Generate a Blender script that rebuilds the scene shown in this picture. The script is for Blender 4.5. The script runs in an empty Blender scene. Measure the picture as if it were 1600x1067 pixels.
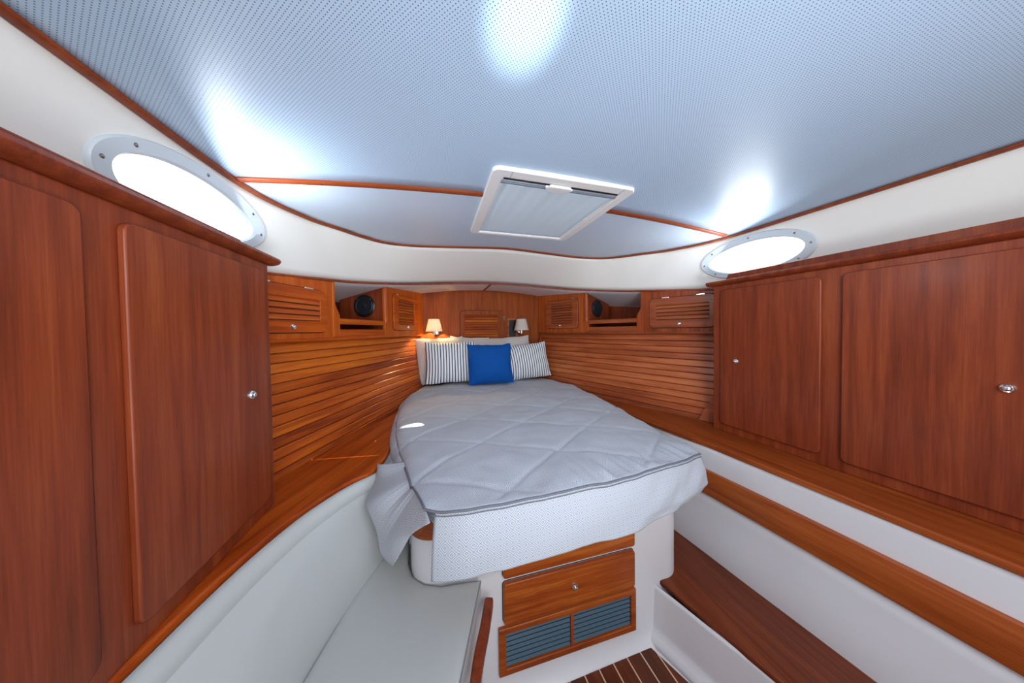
import bpy, bmesh, math, random
from mathutils import Vector, Matrix, noise
random.seed(7)
sc = bpy.context.scene
col = sc.collection

# ------------------------------------------------------------ camera
YAW, PITCH, ROLL = math.radians(16.2), math.radians(1.2), 0.014
fw = Vector((math.sin(YAW)*math.cos(PITCH), math.cos(YAW)*math.cos(PITCH), -math.sin(PITCH)))
rt = Vector((math.cos(YAW), -math.sin(YAW), 0))
up = rt.cross(fw)
r2 = rt*math.cos(ROLL) - up*math.sin(ROLL)
u2 = up*math.cos(ROLL) + rt*math.sin(ROLL)
cd = bpy.data.cameras.new('camera'); cam = bpy.data.objects.new('camera', cd); col.objects.link(cam)
cam.matrix_world = Matrix(((r2.x, u2.x, -fw.x, -.515), (r2.y, u2.y, -fw.y, 0), (r2.z, u2.z, -fw.z, 1.4), (0, 0, 0, 1)))
cd.sensor_width = 36; cd.lens = 416/1600*36; cd.shift_y = -8.7/1600; cd.clip_start = .02
sc.camera = cam

# ------------------------------------------------------------ world and lights
w = bpy.data.worlds.new('world'); sc.world = w; w.use_nodes = True
bg = w.node_tree.nodes['Background']; bg.inputs[0].default_value = (.80, .90, 1, 1); bg.inputs[1].default_value = 3.0

def area(name, loc, target, sx, sy, power, color):
    l = bpy.data.lights.new(name, 'AREA'); l.shape = 'RECTANGLE'; l.size = sx; l.size_y = sy
    l.energy = power; l.color = color
    o = bpy.data.objects.new(name, l); col.objects.link(o); o.location = loc
    o.rotation_euler = (Vector(target)-Vector(loc)).to_track_quat('-Z', 'Y').to_euler(); return o
def spot(name, loc, target, power, color, angle, blend=.6, radius=.01):
    l = bpy.data.lights.new(name, 'SPOT'); l.energy = power; l.color = color
    l.spot_size = math.radians(angle); l.spot_blend = blend; l.shadow_soft_size = radius
    o = bpy.data.objects.new(name, l); col.objects.link(o); o.location = loc
    o.rotation_euler = (Vector(target)-Vector(loc)).to_track_quat('-Z', 'Y').to_euler(); return o
# daylight falling through the companionway behind the camera, and an added fill for the bed top
area('companionway_light', (-.15, -.85, 1.45), (0, 2.2, 1.15), 1.0, .9, 10, (.95, .97, 1))
area('bed_top_fill_light', (-.1, -.55, 1.93), (.0, 1.3, .9), 1.2, .35, 17, (.97, .98, 1))  # added fill lamp, no real fixture, lifts the top of the bedspread
# light the photographer bounced off the headliner
spot('bounce_light', (-.36, -.25, 1.25), (-.335, .50, 2.0), 85, (.84, .92, 1), 10.5, 1, .02)
spot('bounce_light', (-.2, -.45, .9), (-.05, 1.0, 2.0), 56, (.88, .94, 1), 120, 1, .2)
# daylight through the two oval ports
for s in (-1, 1):
    area('port_light', (s*1.11, 1.06, 1.80), (s*.3, 1.35, 2.05), .30, .10, 2.5, (.86, .93, 1))
# sun glints that come through the starboard port
spot('sun_glint', (1.02, 1.08, 1.79), (-.645, 1.55, .88), 900, (1, .97, .92), 1.7, .5, .002)
g_ = spot('sun_glint', (1.02, 1.11, 1.79), (-.925, 1.43, .805), 420, (1, .95, .88), 4.2, .4, .002)
g_.scale = (.07, 1, 1)
spot('sun_glint', (1.02, 1.14, 1.80), (.86, 1.99, 1.893), 2.0, (1, .98, .94), 3.2, .6, .002)

sc.view_settings.view_transform = 'Standard'; sc.view_settings.look = 'None'
sc.view_settings.gamma = 1; sc.view_settings.exposure = 0.28
sc.view_settings.use_curve_mapping = False

# ------------------------------------------------------------ helpers
def tag(o, label=None, cat=None, group=None, kind=None):
    if label: o['label'] = label
    if cat: o['category'] = cat
    if group: o['group'] = group
    if kind: o['kind'] = kind
    return o
WO = {}
def org(o): return WO.get(o.name, Vector((0, 0, 0))) if o else Vector((0, 0, 0))
def empty(name, loc, label=None, cat=None, group=None, kind=None):
    o = bpy.data.objects.new(name, None); col.objects.link(o); o.location = loc; o.empty_display_size = .05
    WO[o.name] = Vector(loc); return tag(o, label, cat, group, kind)
def obj(name, bm, mat, parent=None, bevel=0, seg=2, smooth=True, recalc=True, solid=0, angle=40):
    if recalc: bmesh.ops.recalc_face_normals(bm, faces=bm.faces)
    if parent: o0 = org(parent)
    else:
        xs = [v.co for v in bm.verts]
        o0 = Vector((sum(v.x for v in xs)/len(xs), sum(v.y for v in xs)/len(xs), min(v.z for v in xs)))
    for v in bm.verts: v.co -= o0
    for f in bm.faces: f.smooth = smooth
    me = bpy.data.meshes.new(name); bm.to_mesh(me); bm.free()
    if mat: me.materials.append(mat)
    o = bpy.data.objects.new(name, me); col.objects.link(o)
    if parent: o.parent = parent
    else: o.location = o0
    WO[o.name] = o0
    if solid:
        m = o.modifiers.new('solid', 'SOLIDIFY'); m.thickness = solid; m.offset = 0
    if bevel:
        m = o.modifiers.new('bevel', 'BEVEL'); m.width = bevel; m.segments = seg; m.limit_method = 'ANGLE'; m.angle_limit = math.radians(35)
    if smooth:
        try: me.set_sharp_from_angle(angle=math.radians(angle))
        except Exception: pass
    return o
I4 = Matrix.Identity(4)
def box(bm, M, x0, x1, y0, y1, z0, z1):
    v = [bm.verts.new(M @ Vector((x, y, z))) for x in (x0, x1) for y in (y0, y1) for z in (z0, z1)]
    for q in ((0, 1, 3, 2), (4, 6, 7, 5), (0, 4, 5, 1), (2, 3, 7, 6), (0, 2, 6, 4), (1, 5, 7, 3)): bm.faces.new([v[i] for i in q])
def B(M, *a):
    bm = bmesh.new(); box(bm, M, *a); return bm
def prism(bm, M, pts, y0, y1):
    """polygon in local (x,z), extruded along local y"""
    a = [bm.verts.new(M @ Vector((x, y0, z))) for x, z in pts]
    b = [bm.verts.new(M @ Vector((x, y1, z))) for x, z in pts]
    bm.faces.new(a); bm.faces.new(b[::-1]); n = len(pts)
    for i in range(n): bm.faces.new((a[i], b[i], b[(i+1) % n], a[(i+1) % n]))
def slab(bm, pts, z0, z1):
    a = [bm.verts.new((x, y, z0)) for x, y in pts]; b = [bm.verts.new((x, y, z1)) for x, y in pts]
    bm.faces.new(a[::-1]); bm.faces.new(b); n = len(pts)
    for i in range(n): bm.faces.new((a[i], a[(i+1) % n], b[(i+1) % n], b[i]))
def rr(x0, x1, z0, z1, r, k=6, corners=(1, 1, 1, 1)):
    out = []
    for ci, (cx, cz, a0) in enumerate(((x0, z0, 180), (x1, z0, 270), (x1, z1, 0), (x0, z1, 90))):
        q = r if corners[ci] else .001
        px = cx+q if cx == x0 else cx-q; pz = cz+q if cz == z0 else cz-q
        for i in range(k+1):
            a = math.radians(a0+90*i/k); out.append((px+q*math.cos(a), pz+q*math.sin(a)))
    return out
def ring(bm, M, outer, inner, y0, y1):
    n = len(outer); L = []
    for pts, y in ((outer, y0), (inner, y0), (inner, y1), (outer, y1)):
        L.append([bm.verts.new(M @ Vector((x, y, z))) for x, z in pts])
    for a in range(4):
        A, Bq = L[a], L[(a+1) % 4]
        for i in range(n): bm.faces.new((A[i], A[(i+1) % n], Bq[(i+1) % n], Bq[i]))
def lathe(bm, M, prof, n=20, cap=True):
    """profile of (r, h); axis = local +y"""
    L = []
    for r, h in prof:
        L.append([bm.verts.new(M @ Vector((r*math.cos(2*math.pi*i/n), h, r*math.sin(2*math.pi*i/n)))) for i in range(n)])
    for a in range(len(L)-1):
        for i in range(n): bm.faces.new((L[a][i], L[a][(i+1) % n], L[a+1][(i+1) % n], L[a+1][i]))
    if cap:
        if prof[0][0] > 1e-5: bm.faces.new(L[0])
        if prof[-1][0] > 1e-5: bm.faces.new(L[-1][::-1])
def tube(bm, pts, r, n=8):
    pts = [Vector(p) for p in pts]; L = []
    for i, p in enumerate(pts):
        d = (pts[min(i+1, len(pts)-1)]-pts[max(i-1, 0)]).normalized()
        a = d.cross(Vector((0, 0, 1)));
        if a.length < .05: a = d.cross(Vector((1, 0, 0)))
        a.normalize(); b = d.cross(a)
        L.append([bm.verts.new(p+(a*math.cos(t)+b*math.sin(t))*r) for t in [2*math.pi*k/n for k in range(n)]])
    for i in range(len(L)-1):
        for k in range(n): bm.faces.new((L[i][k], L[i][(k+1) % n], L[i+1][(k+1) % n], L[i+1][k]))
    bm.faces.new(L[0][::-1]); bm.faces.new(L[-1])
def strip(bm, pts, ups, wd, h):
    """rectangular bar swept along pts; wd along side, h along up"""
    pts = [Vector(p) for p in pts]; L = []
    for i, p in enumerate(pts):
        d = (pts[min(i+1, len(pts)-1)]-pts[max(i-1, 0)]).normalized(); u = Vector(ups[i] if isinstance(ups, list) else ups).normalized()
        s = d.cross(u).normalized(); u = s.cross(d).normalized()
        L.append([bm.verts.new(p+s*a*wd/2+u*b*h/2) for a, b in ((-1, -.4), (-.6, -1), (.6, -1), (1, -.4), (1, 1), (-1, 1))])
    for i in range(len(L)-1):
        for k in range(6): bm.faces.new((L[i][k], L[i][(k+1) % 6], L[i+1][(k+1) % 6], L[i+1][k]))
    bm.faces.new(L[0][::-1]); bm.faces.new(L[-1])
def grid(bm, f, nu, nv, uvf=None):
    V = [[bm.verts.new(f(i/nu, j/nv)) for j in range(nv+1)] for i in range(nu+1)]
    uv = bm.loops.layers.uv.verify() if uvf else None
    for i in range(nu):
        for j in range(nv):
            F = bm.faces.new((V[i][j], V[i+1][j], V[i+1][j+1], V[i][j+1]))
            if uvf:
                for lp, (a, b) in zip(F.loops, ((i, j), (i+1, j), (i+1, j+1), (i, j+1))): lp[uv].uv = uvf(a/nu, b/nv)
    return V
def spline(pts, n):
    """Catmull-Rom through pts, n samples per span"""
    P = [Vector(p) for p in pts]; P = [P[0]*2-P[1]]+P+[P[-1]*2-P[-2]]; out = []
    for i in range(1, len(P)-2):
        for k in range(n):
            t = k/n; a, b, c, d = P[i-1:i+3]
            out.append(.5*((2*b)+(c-a)*t+(2*a-5*b+4*c-d)*t*t+(3*b-a-3*c+d)*t**3))
    out.append(P[-2]); return out
def lerp(a, b, t): return a+(b-a)*t
def interp(x, xs, ys):
    if x <= xs[0]: return ys[0]
    for i in range(1, len(xs)):
        if x <= xs[i]:
            t = (x-xs[i-1])/(xs[i]-xs[i-1]); return lerp(ys[i-1], ys[i], t)
    return ys[-1]
def sm(t): t = max(0, min(1, t)); return t*t*(3-2*t)

# ------------------------------------------------------------ materials
def mat(name):
    m = bpy.data.materials.new(name); m.use_nodes = True; nt = m.node_tree
    return m, nt, nt.nodes['Principled BSDF']
def plain(name, c, rough=.5, metal=0, bump=0, bscale=200, coat=0, spec=.5, var=0):
    m, nt, p = mat(name); p.inputs['Base Color'].default_value = (*c, 1); p.inputs['Roughness'].default_value = rough
    p.inputs['Metallic'].default_value = metal; p.inputs['Coat Weight'].default_value = coat; p.inputs['Specular IOR Level'].default_value = spec
    tc = nt.nodes.new('ShaderNodeTexCoord')
    if bump:
        n = nt.nodes.new('ShaderNodeTexNoise'); n.inputs['Scale'].default_value = bscale; n.inputs['Detail'].default_value = 3
        nt.links.new(tc.outputs['Object'], n.inputs['Vector'])
        b = nt.nodes.new('ShaderNodeBump'); b.inputs['Strength'].default_value = bump; b.inputs['Distance'].default_value = .001
        nt.links.new(n.outputs['Fac'], b.inputs['Height']); nt.links.new(b.outputs['Normal'], p.inputs['Normal'])
    if var:
        n = nt.nodes.new('ShaderNodeTexNoise'); n.inputs['Scale'].default_value = 3; n.inputs['Detail'].default_value = 4
        nt.links.new(tc.outputs['Object'], n.inputs['Vector'])
        mx = nt.nodes.new('ShaderNodeMix'); mx.data_type = 'RGBA'
        mx.inputs['A'].default_value = (*[q*(1-var) for q in c], 1); mx.inputs['B'].default_value = (*[min(1, q*(1+var)) for q in c], 1)
        nt.links.new(n.outputs['Fac'], mx.inputs['Factor']); nt.links.new(mx.outputs['Result'], p.inputs['Base Color'])
    return m
def wood(name, axis, dark, mid, light, rough=.40, rot=0, vary=.35, coat=.08, ribbon=.0, spec=.32):
    """varnished timber, grain along the axis (x, y or z) turned by rot about z"""
    m, nt, p = mat(name); N = nt.nodes.new; L = nt.links.new
    tc = N('ShaderNodeTexCoord'); r = N('ShaderNodeMapping'); r.inputs['Rotation'].default_value = (0, 0, rot)
    L(tc.outputs['Object'], r.inputs['Vector'])
    oi = N('ShaderNodeObjectInfo'); off = N('ShaderNodeVectorMath'); off.operation = 'SCALE'
    cmb = N('ShaderNodeCombineXYZ')
    for k in range(3): L(oi.outputs['Random'], cmb.inputs[k])
    L(cmb.outputs[0], off.inputs[0]); off.inputs['Scale'].default_value = 13
    ad = N('ShaderNodeVectorMath'); L(r.outputs[0], ad.inputs[0]); L(off.outputs[0], ad.inputs[1])
    def nz(across, along, detail):
        mp = N('ShaderNodeMapping'); s = [across]*3; s['xyz'.index(axis)] = along; mp.inputs['Scale'].default_value = s
        L(ad.outputs[0], mp.inputs['Vector']); n = N('ShaderNodeTexNoise'); n.inputs['Scale'].default_value = 1
        n.inputs['Detail'].default_value = detail; n.inputs['Roughness'].default_value = .6; n.inputs['Distortion'].default_value = .4
        L(mp.outputs[0], n.inputs['Vector']); return n
    n1 = nz(28, 1.6, 5); n2 = nz(260, 7, 3)
    mx = N('ShaderNodeMath'); mx.operation = 'MULTIPLY_ADD'; L(n2.outputs['Fac'], mx.inputs[0]); mx.inputs[1].default_value = .45
    L(n1.outputs['Fac'], mx.inputs[2])
    sb = N('ShaderNodeMath'); sb.operation = 'MULTIPLY_ADD'; L(oi.outputs['Random'], sb.inputs[0]); sb.inputs[1].default_value = vary
    sb.inputs[2].default_value = -.22-vary/2; s2 = N('ShaderNodeMath'); L(mx.outputs[0], s2.inputs[0]); L(sb.outputs[0], s2.inputs[1])
    cr = N('ShaderNodeValToRGB'); e = cr.color_ramp.elements; e[0].position = .22; e[0].color = (*dark, 1); e[1].position = .80; e[1].color = (*light, 1)
    q = cr.color_ramp.elements.new(.5); q.color = (*mid, 1)
    L(s2.outputs[0], cr.inputs[0]); L(cr.outputs[0], p.inputs['Base Color'])
    p.inputs['Specular IOR Level'].default_value = spec; p.inputs['Roughness'].default_value = rough; p.inputs['Coat Weight'].default_value = coat; p.inputs['Coat Roughness'].default_value = .18
    b = N('ShaderNodeBump'); b.inputs['Strength'].default_value = .12; b.inputs['Distance'].default_value = .001
    L(n2.outputs['Fac'], b.inputs['Height']); L(b.outputs[0], p.inputs['Normal'])
    return m
TD, TM, TL = (.20, .026, .002), (.46, .088, .006), (.68, .180, .014)
TH = math.radians(21.4)
# wall frame axis: aft = (side*.365, -.931); grain lies along it
W_WALL = {-1: wood('planking_wood_port', 'y', TD, TM, TL, rot=TH, vary=.34), 1: wood('planking_wood_starboard', 'y', (.20, .038, .010), (.42, .096, .026), (.60, .19, .062), rot=-TH, vary=.24)}
W_V = wood('cherry_vertical', 'z', (.16, .026, .005), (.33, .060, .010), (.48, .120, .022))
W_VL = wood('cherry_vertical_port', 'z', (.24, .030, .002), (.43, .072, .005), (.58, .130, .010))
W_BULK = wood('bulkhead_veneer', 'z', (.15, .028, .005), (.27, .056, .010), (.38, .098, .020), vary=.1, rough=.5, coat=.0, spec=.12)
W_RAIL = {-1: wood('rail_wood_port', 'y', (.24, .028, .002), (.44, .074, .005), (.62, .15, .012), rot=TH, vary=.2), 1: wood('rail_wood_starboard', 'y', (.15, .032, .010), (.29, .065, .02), (.42, .12, .036), rot=-TH, vary=.2)}
W_Y = wood('teak_along', 'y', (.16, .026, .004), (.31, .060, .009), (.46, .115, .020), vary=.2)
W_X = wood('teak_across', 'x', (.17, .024, .003), (.36, .070, .008), (.58, .18, .025), vary=.2)
W_DARK = wood('locker_teak', 'z', (.12, .020, .006), (.22, .038, .011), (.32, .072, .020), vary=.1)
W_STEP = wood('step_teak', 'y', (.075, .014, .004), (.15, .027, .006), (.26, .060, .014), vary=.1)
W_FLOOR = wood('sole_teak', 'y', (.06, .012, .004), (.12, .024, .007), (.19, .045, .014), vary=.2)
W_TRIM = wood('ceiling_trim_wood', 'x', (.15, .026, .006), (.25, .045, .009), (.34, .08, .014), vary=.1, rough=.45, coat=.05)
W_HOLLY = plain('holly_inlay', (.72, .52, .34), .4)
M_GAP = plain('shadow_black', (.03, .007, .003), .7)
M_BLACK = plain('black_plastic_and_shade', (.006, .008, .011), .35)  # also used for shade painted into openings
M_CONE = plain('speaker_cone', (.012, .016, .022), .45, bump=.2)
M_CHROME = plain('chrome', (.85, .86, .88), .08, 1)
M_GEL = plain('white_moulding', (.74, .74, .76), .28, coat=.3, var=.03)
M_BAND = plain('trunk_liner', (.80, .795, .75), .5, bump=.12, bscale=400, var=.02)
M_DECKU = plain('foredeck_liner', (.74, .72, .73), .6, bump=.1, bscale=300)
M_VINYL = plain('white_vinyl', (.50, .52, .51), .42, bump=.25, bscale=500, var=.05)
M_SMOOTH = plain('smooth_headliner', (.54, .66, .79), .35, bump=.06, bscale=60)
M_FRAME = plain('hatch_plastic', (.80, .81, .80), .35)
M_BLIND = plain('blind_cloth', (.64, .77, .86), .7, bump=.1)
M_GREYSH = plain('grey_linen', (.56, .53, .50), .9, bump=.5, bscale=500)
M_MATT = plain('mattress_cover', (.60, .64, .72), .9, bump=.3)
M_PIPE = plain('grey_piping', (.13, .14, .17), .8)
M_SEAM = plain('vinyl_seam', (.22, .23, .24), .6)
M_BLUE = plain('blue_cotton', (.002, .078, .34), .85, bump=.3, bscale=500, spec=.2)
M_GRILLE = plain('grille_slat', (.065, .12, .165), .35)
M_PORTF = plain('port_flange', (.58, .65, .69), .3)
M_SCREW = plain('screw_head', (.30, .25, .2), .3, 1)

def headliner():
    m, nt, p = mat('perforated_headliner'); N = nt.nodes.new; L = nt.links.new
    tc = N('ShaderNodeTexCoord'); mp = N('ShaderNodeMapping'); mp.inputs['Rotation'].default_value = (0, 0, math.radians(45))
    mp.inputs['Scale'].default_value = (1/.0066,)*3; L(tc.outputs['Object'], mp.inputs['Vector'])
    fr = N('ShaderNodeVectorMath'); fr.operation = 'FRACTION'; L(mp.outputs[0], fr.inputs[0])
    sb = N('ShaderNodeVectorMath'); sb.operation = 'SUBTRACT'; L(fr.outputs[0], sb.inputs[0]); sb.inputs[1].default_value = (.5, .5, 0)
    ml = N('ShaderNodeVectorMath'); ml.operation = 'MULTIPLY'; L(sb.outputs[0], ml.inputs[0]); ml.inputs[1].default_value = (1, 1, 0)
    ln = N('ShaderNodeVectorMath'); ln.operation = 'LENGTH'; L(ml.outputs[0], ln.inputs[0])
    mr = N('ShaderNodeMapRange'); L(ln.outputs['Value'], mr.inputs['Value']); mr.inputs['From Min'].default_value = .13; mr.inputs['From Max'].default_value = .19
    mx = N('ShaderNodeMix'); mx.data_type = 'RGBA'; L(mr.outputs[0], mx.inputs['Factor'])
    mx.inputs['A'].default_value = (.02, .04, .08, 1); mx.inputs['B'].default_value = (.46, .61, .78, 1)
    L(mx.outputs['Result'], p.inputs['Base Color']); p.inputs['Roughness'].default_value = .42
    return m
M_HEAD = headliner()

def fabric():
    """grey spread woven with small concentric diamonds"""
    m, nt, p = mat('diamond_weave'); N = nt.nodes.new; L = nt.links.new
    tc = N('ShaderNodeTexCoord'); mp = N('ShaderNodeMapping'); mp.inputs['Rotation'].default_value = (0, 0, math.radians(45))
    mp.inputs['Scale'].default_value = (1/.027,)*3; L(tc.outputs['UV'], mp.inputs['Vector'])
    fr = N('ShaderNodeVectorMath'); fr.operation = 'FRACTION'; L(mp.outputs[0], fr.inputs[0])
    sb = N('ShaderNodeVectorMath'); sb.operation = 'SUBTRACT'; L(fr.outputs[0], sb.inputs[0]); sb.inputs[1].default_value = (.5, .5, .5)
    ab = N('ShaderNodeVectorMath'); ab.operation = 'ABSOLUTE'; L(sb.outputs[0], ab.inputs[0])
    sp = N('ShaderNodeSeparateXYZ'); L(ab.outputs[0], sp.inputs[0])
    mxx = N('ShaderNodeMath'); mxx.operation = 'MAXIMUM'; L(sp.outputs[0], mxx.inputs[0]); L(sp.outputs[1], mxx.inputs[1])
    si = N('ShaderNodeMath'); si.operation = 'MULTIPLY_ADD'; L(mxx.outputs[0], si.inputs[0]); si.inputs[1].default_value = 2*math.pi*5; si.inputs[2].default_value = -math.pi/2
    s2 = N('ShaderNodeMath'); s2.operation = 'SINE'; L(si.outputs[0], s2.inputs[0])
    mr = N('ShaderNodeMapRange'); L(s2.outputs[0], mr.inputs['Value']); mr.inputs['From Min'].default_value = .0; mr.inputs['From Max'].default_value = .95
    n = N('ShaderNodeTexNoise'); n.inputs['Scale'].default_value = 5; n.inputs['Detail'].default_value = 3; L(tc.outputs['UV'], n.inputs['Vector'])
    mx = N('ShaderNodeMix'); mx.data_type = 'RGBA'; L(mr.outputs[0], mx.inputs['Factor'])
    mx.inputs['A'].default_value = (.50, .53, .575, 1); mx.inputs['B'].default_value = (.25, .285, .345, 1)
    L(mx.outputs['Result'], p.inputs['Base Color']); p.inputs['Roughness'].default_value = .85; p.inputs['Specular IOR Level'].default_value = .25
    p.inputs['Sheen Weight'].default_value = .15
    nb = N('ShaderNodeTexNoise'); nb.inputs['Scale'].default_value = 90; L(tc.outputs['UV'], nb.inputs['Vector'])
    b = N('ShaderNodeBump'); b.inputs['Strength'].default_value = .25; b.inputs['Distance'].default_value = .003
    L(nb.outputs['Fac'], b.inputs['Height']); L(b.outputs[0], p.inputs['Normal'])
    return m
M_QUILT = fabric()
def stripes():
    m, nt, p = mat('navy_ticking_stripe'); N = nt.nodes.new; L = nt.links.new
    tc = N('ShaderNodeTexCoord'); sp = N('ShaderNodeSeparateXYZ'); L(tc.outputs['UV'], sp.inputs[0])
    m1 = N('ShaderNodeMath'); m1.operation = 'MULTIPLY'; L(sp.outputs[0], m1.inputs[0]); m1.inputs[1].default_value = 1/.0262
    f1 = N('ShaderNodeMath'); f1.operation = 'FRACT'; L(m1.outputs[0], f1.inputs[0])
    cr = N('ShaderNodeValToRGB'); cr.color_ramp.interpolation = 'LINEAR'
    e = cr.color_ramp.elements; A, Bc = (.030, .075, .13, 1), (.86, .88, .90, 1)
    e[0].position = 0; e[0].color = Bc; e[1].position = 1; e[1].color = Bc
    for pos, c in ((.26, Bc), (.30, A), (.62, A), (.66, Bc)):
        q = cr.color_ramp.elements.new(pos); q.color = c
    L(f1.outputs[0], cr.inputs[0]); L(cr.outputs[0], p.inputs['Base Color']); p.inputs['Roughness'].default_value = .9
    return m
M_STRIPE = stripes()
def shade_mat(name, c, e=0):
    m, nt, p = mat(name); N = nt.nodes.new; L = nt.links.new
    t = N('ShaderNodeBsdfTranslucent'); t.inputs[0].default_value = (*c, 1); mx = N('ShaderNodeMixShader'); mx.inputs[0].default_value = .5
    p.inputs['Base Color'].default_value = (*c, 1); p.inputs['Roughness'].default_value = .8
    L(p.outputs[0], mx.inputs[1]); L(t.outputs[0], mx.inputs[2]); L(mx.outputs[0], nt.nodes['Material Output'].inputs[0]); return m
M_SHADE = shade_mat('parchment_shade', (.88, .84, .78))
def glass():
    m, nt, p = mat('clear_glass'); N = nt.nodes.new; L = nt.links.new
    t = N('ShaderNodeBsdfTransparent'); g = N('ShaderNodeBsdfGlossy'); g.inputs['Roughness'].default_value = .02
    mx = N('ShaderNodeMixShader'); mx.inputs[0].default_value = .06
    L(t.outputs[0], mx.inputs[1]); L(g.outputs[0], mx.inputs[2]); L(mx.outputs[0], nt.nodes['Material Output'].inputs[0]); return m
M_GLASS = glass()
m, nt, p = mat('lit_bulb'); p.inputs['Emission Color'].default_value = (1, .72, .35, 1); p.inputs['Emission Strength'].default_value = 12; M_BULB = m

# ------------------------------------------------------------ shared shapes
def zceil(X): return 2.005-.045*X*X
def zdeck(X): return 1.835-.12*X*X
LEAN = .22
def WM(side, s0=0, z0=0, n0=0):
    """frame of a berth-side wall: x = aft along it, y = inboard, z = up"""
    a = Vector((side*.365, -.931, 0)); i = Vector((-side*.931, -.365, 0)); C = Vector((side*.667, 2.85, 0))
    o = C+a*s0+i*n0+Vector((0, 0, z0))
    return Matrix(((a.x, i.x, 0, o.x), (a.y, i.y, 0, o.y), (0, 0, 1, o.z), (0, 0, 0, 1)))
def WP(side, s, n, z): return WM(side) @ Vector((s, n, z))
def wallX(Y, z): return .667+.392*(2.85-Y)-LEAN*max(0, 1.37-z)*1.074

# ------------------------------------------------------------ floor
bm = bmesh.new(); slab(bm, [(-1.3, -1.0), (1.3, -1.0), (1.3, 1.3), (-1.3, 1.3)], -.03, 0)
floor = obj('floor', bm, M_GEL, smooth=False); tag(floor, 'white moulded cabin sole around dark teak planks', kind='structure')
def xr(Y): return .367+.38*(.927-Y)
x = .367; k = 0
def clipq(x0, x1, z1, name, mm):
    pts = []
    x1 = min(x1, .95)
    y1a = min(.927, .927-(x0-.367)/.38); y1b = min(.927, .927-(x1-.367)/.38)
    pts = [(x0, -.9), (x1, -.9), (x1, y1b)]
    if x0 < .367 < x1: pts.append((.367, .927))
    pts.append((x0, y1a))
    b = bmesh.new(); slab(b, pts, -.002, z1); return obj(name, b, mm, floor, smooth=False)
x0 = -.43
while x0 < .93:
    clipq(x0, x0+.062, .004, 'floor_plank', W_FLOOR); clipq(x0+.062, x0+.0675, .0036, 'inlay_strip', W_HOLLY)
    x0 += .0675

# ------------------------------------------------------------ planked walls
for side in (-1, 1):
    sn = 'left' if side < 0 else 'right'
    zs = [1.365]+[1.311-.0435*k for k in range(13)]
    smax = 1.92
    b = bmesh.new()
    pts = [(z, (1.37-z)*LEAN) for z in (1.375, .60)]
    v = [b.verts.new(WP(side, s, n-o, z)) for s in (-.02, smax+.3) for o in (.012, .04) for z, n in pts]
    for q in ((0, 1, 3, 2), (4, 6, 7, 5), (0, 4, 5, 1), (2, 3, 7, 6), (0, 2, 6, 4), (1, 5, 7, 3)): b.faces.new([v[i] for i in q])
    wl = obj('wall_'+sn, b, M_GAP, smooth=False)
    tag(wl, ('warm orange' if side < 0 else 'pinkish brown')+' horizontal teak planking on the '+sn+' side of the berth', kind='structure')
    for k in range(13):
        za, zb = zs[k], zs[k+1]; g = .0032
        b = bmesh.new(); R_ = []
        for s in (0, smax):
            sec = []
            for z, o in ((za-g, -.012), (za-g, -.003), (za-g-.004, 0), (zb+.004, 0), (zb, -.003), (zb, -.012)):
                sec.append(b.verts.new(WP(side, s, (1.37-z)*LEAN+o, z)))
            R_.append(sec)
        for i in range(6): b.faces.new((R_[0][i], R_[0][(i+1) % 6], R_[1][(i+1) % 6], R_[1][i]))
        b.faces.new(R_[0]); b.faces.new(R_[1][::-1])
        obj('plank', b, W_WALL[side], wl, smooth=False)
    # upper hull liner outboard of the cabinets
    b = bmesh.new()
    v = [b.verts.new(WP(side, s, n, z)) for s in (-.3, 1.25) for n in (-.40, -.44) for z in (1.2, 1.9)]
    for q in ((0, 1, 3, 2), (4, 6, 7, 5), (0, 4, 5, 1), (2, 3, 7, 6), (0, 2, 6, 4), (1, 5, 7, 3)): b.faces.new([v[i] for i in q])
    hl = obj('wall_hull_'+sn, b, W_DARK, smooth=False); tag(hl, 'hull side in shade-dark wood behind the open shelf on the '+sn, kind='structure')  # dark wood colour stands in for shade deep in the shelf
# corner posts at the bulkhead and diagonal filler at the locker
for side in (-1, 1):
    b = bmesh.new()
    strip(b, [WP(side, .015, .02+(1.37-z)*LEAN, z) for z in (1.37, .8)], WP(side, 1, 0, 0)-WP(side, 0, 0, 0), .022, .022)
    tag(obj('trim_'+('1' if side < 0 else '2'), b, W_RAIL[side]), 'narrow corner batten where planking meets the bulkhead', kind='structure')

# ------------------------------------------------------------ bulkhead
bulk = obj('wall_front', B(I4, -.86, .86, 2.85, 2.88, .6, 1.95), W_BULK, smooth=False)
tag(bulk, 'vertical grained cherry bulkhead at the head of the berth', kind='structure')
obj('wall_back', B(I4, -1.9, 1.9, -.98, -.94, -.05, 2.2), M_GEL, smooth=False)['kind'] = 'structure'

for sx, nm_ in ((-1, 'wall_leak_screen_left'), (1, 'wall_leak_screen_right')):  # unseen shell added to stop outside light leaking in
    obj(nm_, B(I4, sx*1.93-.02, sx*1.93+.02, -.98, 3.05, -.05, 1.62), M_GEL, smooth=False)['kind'] = 'structure'
obj('wall_leak_screen_front', B(I4, -1.93, 1.93, 3.02, 3.06, -.05, 1.9), M_GEL, smooth=False)['kind'] = 'structure'
obj('floor_leak_screen', B(I4, -1.93, 1.93, -.98, 3.05, -.08, -.04), M_GEL, smooth=False)['kind'] = 'structure'  # added slab closing the light leaks from below
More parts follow.
